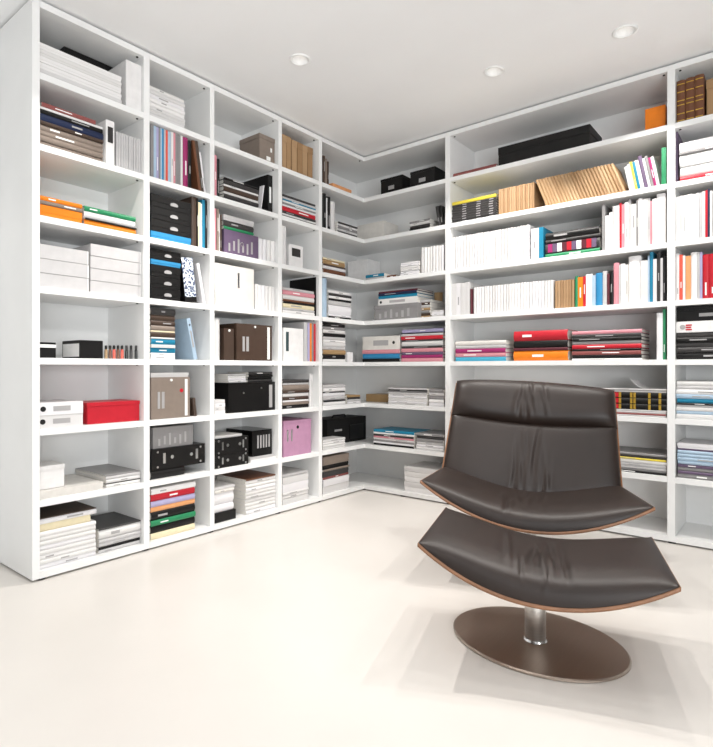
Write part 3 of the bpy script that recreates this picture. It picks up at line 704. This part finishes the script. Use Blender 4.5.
UP('E',4,674.8,742,255,'red row','wh.p:1^1.03 rb.p:1.1 wh.p:.8^.97 ap.p:1.6^.95 wh.b:2^1.02 lg.b:.7 lv.b:.8 rd.b:2^.94 rd.b:2^.95 wh.b:1.4 rb.b:1.4 wh.b:1.2 lg.b:2 dg.b:1.3',dep=.19)
zz = ST('E',5,675,745,333,'lower pile','bk.b:1.4 dg.b:1 dg.b:1 bk.b:1 dg.b:1',dep=.26)
zz = BX('E',5,675,740,322,'white box with red lettering','wh',inset=.02,dep=.26,zb=zz,opt='redmark')
BX('E',5,675,742,306.5,'black lidded case on the white box','bk','hard_case','case',inset=.03,dep=.24,zb=zz,opt='label',lid=.02)
zz = ST('E',6,676,745,404.5,'lower white pile','wh.b:1.2 lb.b:.8 wh.b:1 lg.b:.5',dep=.24)
zz = ST('E',6,676,745,381,'upper white pile','bk.m:.4 te.b:.9 lb.b:.9 wh.b:1 lg.b:.7 wh.b:1',dep=.24,zb=zz)
zz = ST('E',7,677,745,463.5,'grey and purple pile','gr.m:1 pu.m:.6 gr.m:.8 pu.m:.7',dep=.26)
zz = ST('E',7,677,745,448,'pale blue pile','lb.m:1*4 pu.m:.5',dep=.26,zb=zz)
ST('E',7,677,745,442.5,'white topmost box','wh.x',dep=.26,zb=zz)
# ------------------------------------------------------------------ leather armchair and footstool
def leather_mat():
    m = bpy.data.materials.new('dark_brown_leather'); m.use_nodes = True; nt = m.node_tree; b = nt.nodes['Principled BSDF']
    b.inputs['Roughness'].default_value = .44; b.inputs['Specular IOR Level'].default_value = .45
    tc = nt.nodes.new('ShaderNodeTexCoord')
    n = nt.nodes.new('ShaderNodeTexNoise'); n.inputs['Scale'].default_value = 5; n.inputs['Detail'].default_value = 5
    rp = nt.nodes.new('ShaderNodeValToRGB'); rp.color_ramp.elements[0].color = (*lin('1b120e'), 1); rp.color_ramp.elements[1].color = (*lin('2a1d17'), 1)
    nt.links.new(tc.outputs['Object'], n.inputs['Vector']); nt.links.new(n.outputs['Fac'], rp.inputs['Fac']); nt.links.new(rp.outputs['Color'], b.inputs['Base Color'])
    v = nt.nodes.new('ShaderNodeTexVoronoi'); v.inputs['Scale'].default_value = 330
    bp = nt.nodes.new('ShaderNodeBump'); bp.inputs['Strength'].default_value = .12; bp.inputs['Distance'].default_value = .001
    nt.links.new(tc.outputs['Object'], v.inputs['Vector']); nt.links.new(v.outputs['Distance'], bp.inputs['Height']); nt.links.new(bp.outputs['Normal'], b.inputs['Normal'])
    return m
M_LEATHER = leather_mat()
M_WOOD = mat('walnut_ply', '8b6348', .4, 0, .22, 5, .05, 30, (1, 9, 9))
def slab(name, top, bot, m, parent, nu=56, nv=30, levels=0):
    """closed shell between two parametric sheets, u and v in [-1, 1]"""
    bm = bmesh.new()
    T = [[bm.verts.new(top(-1+2*i/nu, -1+2*j/nv)) for j in range(nv+1)] for i in range(nu+1)]
    B = [[bm.verts.new(bot(-1+2*i/nu, -1+2*j/nv)) for j in range(nv+1)] for i in range(nu+1)]
    for i in range(nu):
        for j in range(nv):
            bm.faces.new((T[i][j], T[i+1][j], T[i+1][j+1], T[i][j+1]))
            bm.faces.new((B[i][j], B[i][j+1], B[i+1][j+1], B[i+1][j]))
    for i in range(nu):
        bm.faces.new((T[i][0], B[i][0], B[i+1][0], T[i+1][0])); bm.faces.new((T[i][nv], T[i+1][nv], B[i+1][nv], B[i][nv]))
    for j in range(nv):
        bm.faces.new((T[0][j], T[0][j+1], B[0][j+1], B[0][j])); bm.faces.new((T[nu][j], B[nu][j], B[nu][j+1], T[nu][j+1]))
    o = obj(name, bm, m, parent, True)
    return o
rw = random.Random(11)
def creases(n, xs, spread, vr, length, amp):
    C = []
    for i in range(n):
        C.append((xs+rw.uniform(-spread, spread), rw.uniform(*vr), rw.uniform(-.1, .1)+.25*0, rw.uniform(.010, .022), rw.uniform(.5, 1.)*amp*rw.choice((1, -1, -1)), rw.uniform(.5, 1.)*length))
    def f(u, v):
        s = 0
        for (x, v0, sl, wd, a, ln) in C:
            dx = u-(x+sl*(v-v0)); s += a*(math.exp(-(dx/wd/1.6)**2)-.45*math.exp(-(dx/wd/3)**2))*math.exp(-((v-v0)/ln)**2)
        return s
    return f
ROLL = .058
# --- footstool
FS = thing('footstool', 'dark brown leather footstool on a round steel pedestal in front of armchair', 'footstool', (1.938,-1.512,0), 0)
YAW = .331
piv = Vector((1.953-1.938, -1.507+1.512, .36))
RS = Matrix.Translation(piv) @ Matrix.Rotation(YAW, 4, 'Z') @ Matrix.Rotation(ROLL, 4, 'Y')
W2 = .378; DY = .245; SAG = .118
def fs_plan(u, v):
    y = v*DY - (.022*(1-u*u) if v < 0 else 0)*(-v)
    return u*W2, y
def fs_base(u): return -.004-SAG*(1-abs(u)**2.05)
cf = creases(15, -.05, .26, (-.8, .0), .5, .016)
def fs_top(u, v):
    x, y = fs_plan(u, v)
    e = max(0, 1-abs(u)**3.2)**.75; s = max(0, 1-abs(v)**5)**.55
    th = .086*e*s + .002
    th += cf(u, v)*e*s
    yy = y
    if v < -.72: yy = y-.012*e*math.sin(PI*min(1, (-.72-v)/.28))*1.0
    return RS @ Vector((x, yy, fs_base(u)+th)) - Vector((0,0,0))
def fs_mid(u, v):
    x, y = fs_plan(u, v); return RS @ Vector((x, y, fs_base(u)+.0006))
slab('leather_cushion', fs_top, fs_mid, M_LEATHER, FS, 120, 60)
def fs_s1(u, v):
    x, y = fs_plan(u*1.008, v*1.012); return RS @ Vector((x, y, fs_base(u)))
def fs_s0(u, v):
    x, y = fs_plan(u*1.008, v*1.012); return RS @ Vector((x, y, fs_base(u)-.0115))
slab('plywood_shell', fs_s1, fs_s0, M_WOOD, FS, 60, 16)
def disc(bm, a, b, h, n=96, z0=.001):
    prof = [(1-.004/a, z0), (1, z0+.003), (1, h-.003), (1-.005/a, h)]
    R = [[bm.verts.new((a*k*math.cos(2*PI*i/n), b*k*math.sin(2*PI*i/n), z)) for i in range(n)] for k, z in prof]
    for A, B in zip(R, R[1:]):
        for i in range(n): bm.faces.new((A[i], A[(i+1)%n], B[(i+1)%n], B[i]))
    bm.faces.new(R[0]); bm.faces.new(R[-1])
M_BASE = mat('brushed_bronze_steel', 'b0a398', .36, 1., .025, 3, .06, 60, (60, 1, 1))
bm = bmesh.new(); disc(bm, .30, .232, .012); o = obj('base_plate', bm, M_BASE, FS)
bm = bmesh.new(); bm_cyl(bm, (-.002,-.006,.012), .0355, .225, n=40); pst = obj('post', bm, M_STEEL, FS, True)
bm = bmesh.new(); bm_cyl(bm, (-.002,-.006,.0121), .0415, .007, n=40, r2=.038); obj('post_collar', bm, M_CHROME, pst)
# --- armchair
AC = thing('lounge_armchair', 'low dark brown leather lounge armchair with walnut shell before the wide bookcase', 'armchair', (1.646,-.822,0), 0)
RC = Matrix.Translation(Vector((0,0,.42))) @ Matrix.Rotation(.397, 4, 'Z') @ Matrix.Rotation(ROLL, 4, 'Y') @ Matrix.Translation(Vector((0,0,-.42)))
SW, SF, SB = .482, -.25, .26
def st_w(v): return SW+(.425-SW)*(v+1)/2*1.0
def st_plan(u, v):
    y = SF+(SB-SF)*(v+1)/2
    y -= .045*(1-u*u)*(1-v)/2
    return u*st_w(v), y
def st_base(u, v): return .408-.012*(v+1)/2-.150*(1-abs(u)**2)
cs = creases(11, -.06, .2, (-.8, .1), .55, .010)
def st_top(u, v):
    x, y = st_plan(u, v); e = max(0, 1-abs(u)**3)**.75; s = max(0, 1-abs(min(v, 0))**4)**.5
    th = .085*e*s+.002+cs(u, v)*e*s
    if v < -.7: y -= .012*e*math.sin(PI*min(1, (-.7-v)/.3))
    return RC @ Vector((x, y, st_base(u, v)+th))
def st_mid(u, v):
    x, y = st_plan(u, v); return RC @ Vector((x, y, st_base(u, v)+.0006))
slab('seat_cushion', st_top, st_mid, M_LEATHER, AC, 110, 50)
def ss(off):
    def f(u, v):
        x, y = st_plan(u*1.012, v*1.01); return RC @ Vector((x, y, st_base(u, v)+off))
    return f
slab('seat_shell', ss(0), ss(-.012), M_WOOD, AC, 60, 20)
# back: p in [0,1] upwards
def bk_frame(u, p):
    w = .436+(.405-.436)*p
    zlow = .36-.085*(1-u*u)
    z = zlow+(.855-zlow)*p
    y = .165+.215*((z-.36)/.5)+.035*(1-u*u)
    return Vector((u*w, y, z))
NB = Vector((0, -.91, .41))
cb = creases(13, .0, .22, (-.8, .6), .8, .010)
PH = .60
def bk_top(u, v):
    p = (v+1)/2*.66
    e = max(0, 1-abs(u)**6)**.5; s = max(0, 1-abs(v)**8)**.5
    return RC @ (bk_frame(u, p)+NB*(.052*e*s+.004+cb(u, v)*e*s))
def bk_bot(u, v): return RC @ (bk_frame(u, (v+1)/2*.66)+NB*.001)
slab('back_cushion', bk_top, bk_bot, M_LEATHER, AC, 100, 50)
ch_ = creases(10, -.02, .18, (-.5, .5), .9, .010)
def hd_p(v): return .615+.39*(v+1)/2
def hd_top(u, v):
    e = max(0, 1-abs(u)**8)**.45; s = max(0, 1-abs(v)**3.2)**.55
    q = bk_frame(u*1.005, hd_p(v))
    q.z += .016*(1-u*u)*max(0, v)
    return RC @ (q+NB*(.082*e*s+.006+ch_(u, v)*e*s))
def hd_bot(u, v):
    q = bk_frame(u*1.005, hd_p(v)); q.z += .016*(1-u*u)*max(0, v)
    return RC @ (q+NB*.0012)
slab('headrest_cushion', hd_top, hd_bot, M_LEATHER, AC, 100, 40)
def bs(off):
    def f(u, v): return RC @ (bk_frame(u*1.016, .0+(v+1)/2*.985)+NB*off)
    return f
slab('back_shell', bs(0), bs(-.012), M_WOOD, AC, 60, 30)
bm = bmesh.new(); disc(bm, .30, .232, .012); obj('base_plate', bm, M_BASE, AC)
bm = bmesh.new(); bm_cyl(bm, (0,0,.012), .0265, .236, n=40); obj('post', bm, M_STEEL, AC, True)
# ------------------------------------------------------------------ downlights
M_TRIM = mat('downlight_trim', 'f2f2f1', .4)
M_LENS = emit('lit_lens', (1., .93, .87), 1.2)
def downlight(x, y, label, power, aim, angle=100, blend=.35, col=(1., .965, .92)):
    t = thing('ceiling_downlight', label, 'downlight', (x, y, CEIL), 0, 'recessed ceiling downlights')
    bm = bmesh.new(); n = 40
    prof = [(.0455, .0), (.058, -.0005), (.058, -.004), (.052, -.007), (.044, -.004), (.044, .0), (.0455, .0)]
    R = [[bm.verts.new((r*math.cos(2*PI*i/n), r*math.sin(2*PI*i/n), z)) for i in range(n)] for r, z in prof[:-1]]
    for A, B in zip(R, R[1:]+R[:1]):
        for i in range(n): bm.faces.new((A[i], A[(i+1)%n], B[(i+1)%n], B[i]))
    obj('trim_ring', bm, M_TRIM, t, True)
    bm = bmesh.new(); prof = [(.0438, .0), (.030, .040), (.030, .050)]
    R = [[bm.verts.new((r*math.cos(2*PI*i/n), r*math.sin(2*PI*i/n), z)) for i in range(n)] for r, z in prof]
    for A, B in zip(R, R[1:]):
        for i in range(n): bm.faces.new((A[i], A[(i+1)%n], B[(i+1)%n], B[i]))
    bm.faces.new(R[-1]); obj('reflector', bm, M_TRIM, t, True)
    bm = bmesh.new(); bm_cyl(bm, (0, 0, .036), .026, .004, n=28); obj('lens', bm, M_LENS, t)
    ld = bpy.data.lights.new('downlight_beam', 'SPOT'); ld.energy = power; ld.color = col
    ld.spot_size = math.radians(angle); ld.spot_blend = blend; ld.shadow_soft_size = .012
    lo = bpy.data.objects.new('downlight_beam', ld); COL.objects.link(lo); lo.parent = t
    lo.location = (0, 0, -.012)
    d = Vector(aim)-Vector((x, y, CEIL-.012)); lo.rotation_euler = d.to_track_quat('-Z', 'Y').to_euler()
downlight(*LIGHTS[0], 'recessed white downlight nearest the left bookcase', 118, (.75,-1.9,0), 92, .5)
downlight(*LIGHTS[1], 'recessed white downlight in the middle, near the wide bookcase', 62, (1.0,-.2,.3), 95, .35)
downlight(*LIGHTS[2], 'recessed white downlight furthest right, near the wide bookcase', 55, (2.05,-.2,.3))
downlight(*LIGHTS_OUT[0], 'added unseen white downlight above the free end of the left bookcase', 32, (.40,-2.35,0))  # unseen lamp, assumed and added to light the left bookcase end
downlight(*LIGHTS_OUT[1], 'added white downlight out of view beyond the right edge', 26, (2.6,-.25,.3))  # unseen lamp, assumed and added for light at the far right
downlight(*LIGHTS_OUT[2], 'recessed white downlight out of view above the footstool', 24, (1.95,-1.30,0))
downlight(1.35, -2.55, 'added white downlight out of view above the open floor', 18, (1.30,-2.5,0))  # unseen lamp, added to brighten the front of the floor
ld = bpy.data.lights.new('added_corner_spot', 'SPOT'); ld.energy = 60; ld.color = (1., .985, .96); ld.spot_size = math.radians(62); ld.spot_blend = .6; ld.shadow_soft_size = .05  # spot without a fixture, added to brighten the corner and left bookcase
lo = bpy.data.objects.new('added_corner_spot', ld); COL.objects.link(lo); lo.location = (3.3,-2.5,2.5)
lo.rotation_euler = (Vector((-.2,-.55,1.25))-Vector(lo.location)).to_track_quat('-Z', 'Y').to_euler()
# ------------------------------------------------------------------ added area fill from the window side, tilted up to brighten the ceiling
def area(name, loc, target, sx, sy, power, col):
    ld = bpy.data.lights.new(name, 'AREA'); ld.shape = 'RECTANGLE'; ld.size = sx; ld.size_y = sy; ld.energy = power; ld.color = col
    o = bpy.data.objects.new(name, ld); COL.objects.link(o); o.location = loc
    o.rotation_euler = (Vector(target)-Vector(loc)).to_track_quat('-Z', 'Y').to_euler()
area('ceiling_fill', (4.5,-4.05,1.1), (2.0,-2.9,2.6), 3.2, 1.2, 138, (.95,.98,1.))
w = bpy.data.worlds.new('room_surroundings'); SC.world = w; w.use_nodes = True
bg = w.node_tree.nodes['Background']; bg.inputs['Color'].default_value = (1, .99, .97, 1); bg.inputs['Strength'].default_value = .4
# ------------------------------------------------------------------ camera
cd = bpy.data.cameras.new('camera'); cam = bpy.data.objects.new('camera', cd); COL.objects.link(cam)
cam.location = (CAM[0], CAM[1], EYE)
cam.rotation_euler = (PI/2, 0, _a)
cd.sensor_fit = 'HORIZONTAL'; cd.sensor_width = 36; cd.lens = F/713*36
cd.shift_y = (HV-373.5)/713
cd.clip_start = .05
SC.camera = cam
SC.view_settings.view_transform = 'Standard'; SC.view_settings.look = 'None'; SC.view_settings.gamma = 1.0
SC.view_settings.use_curve_mapping = False
SC.view_settings.exposure = -0.08
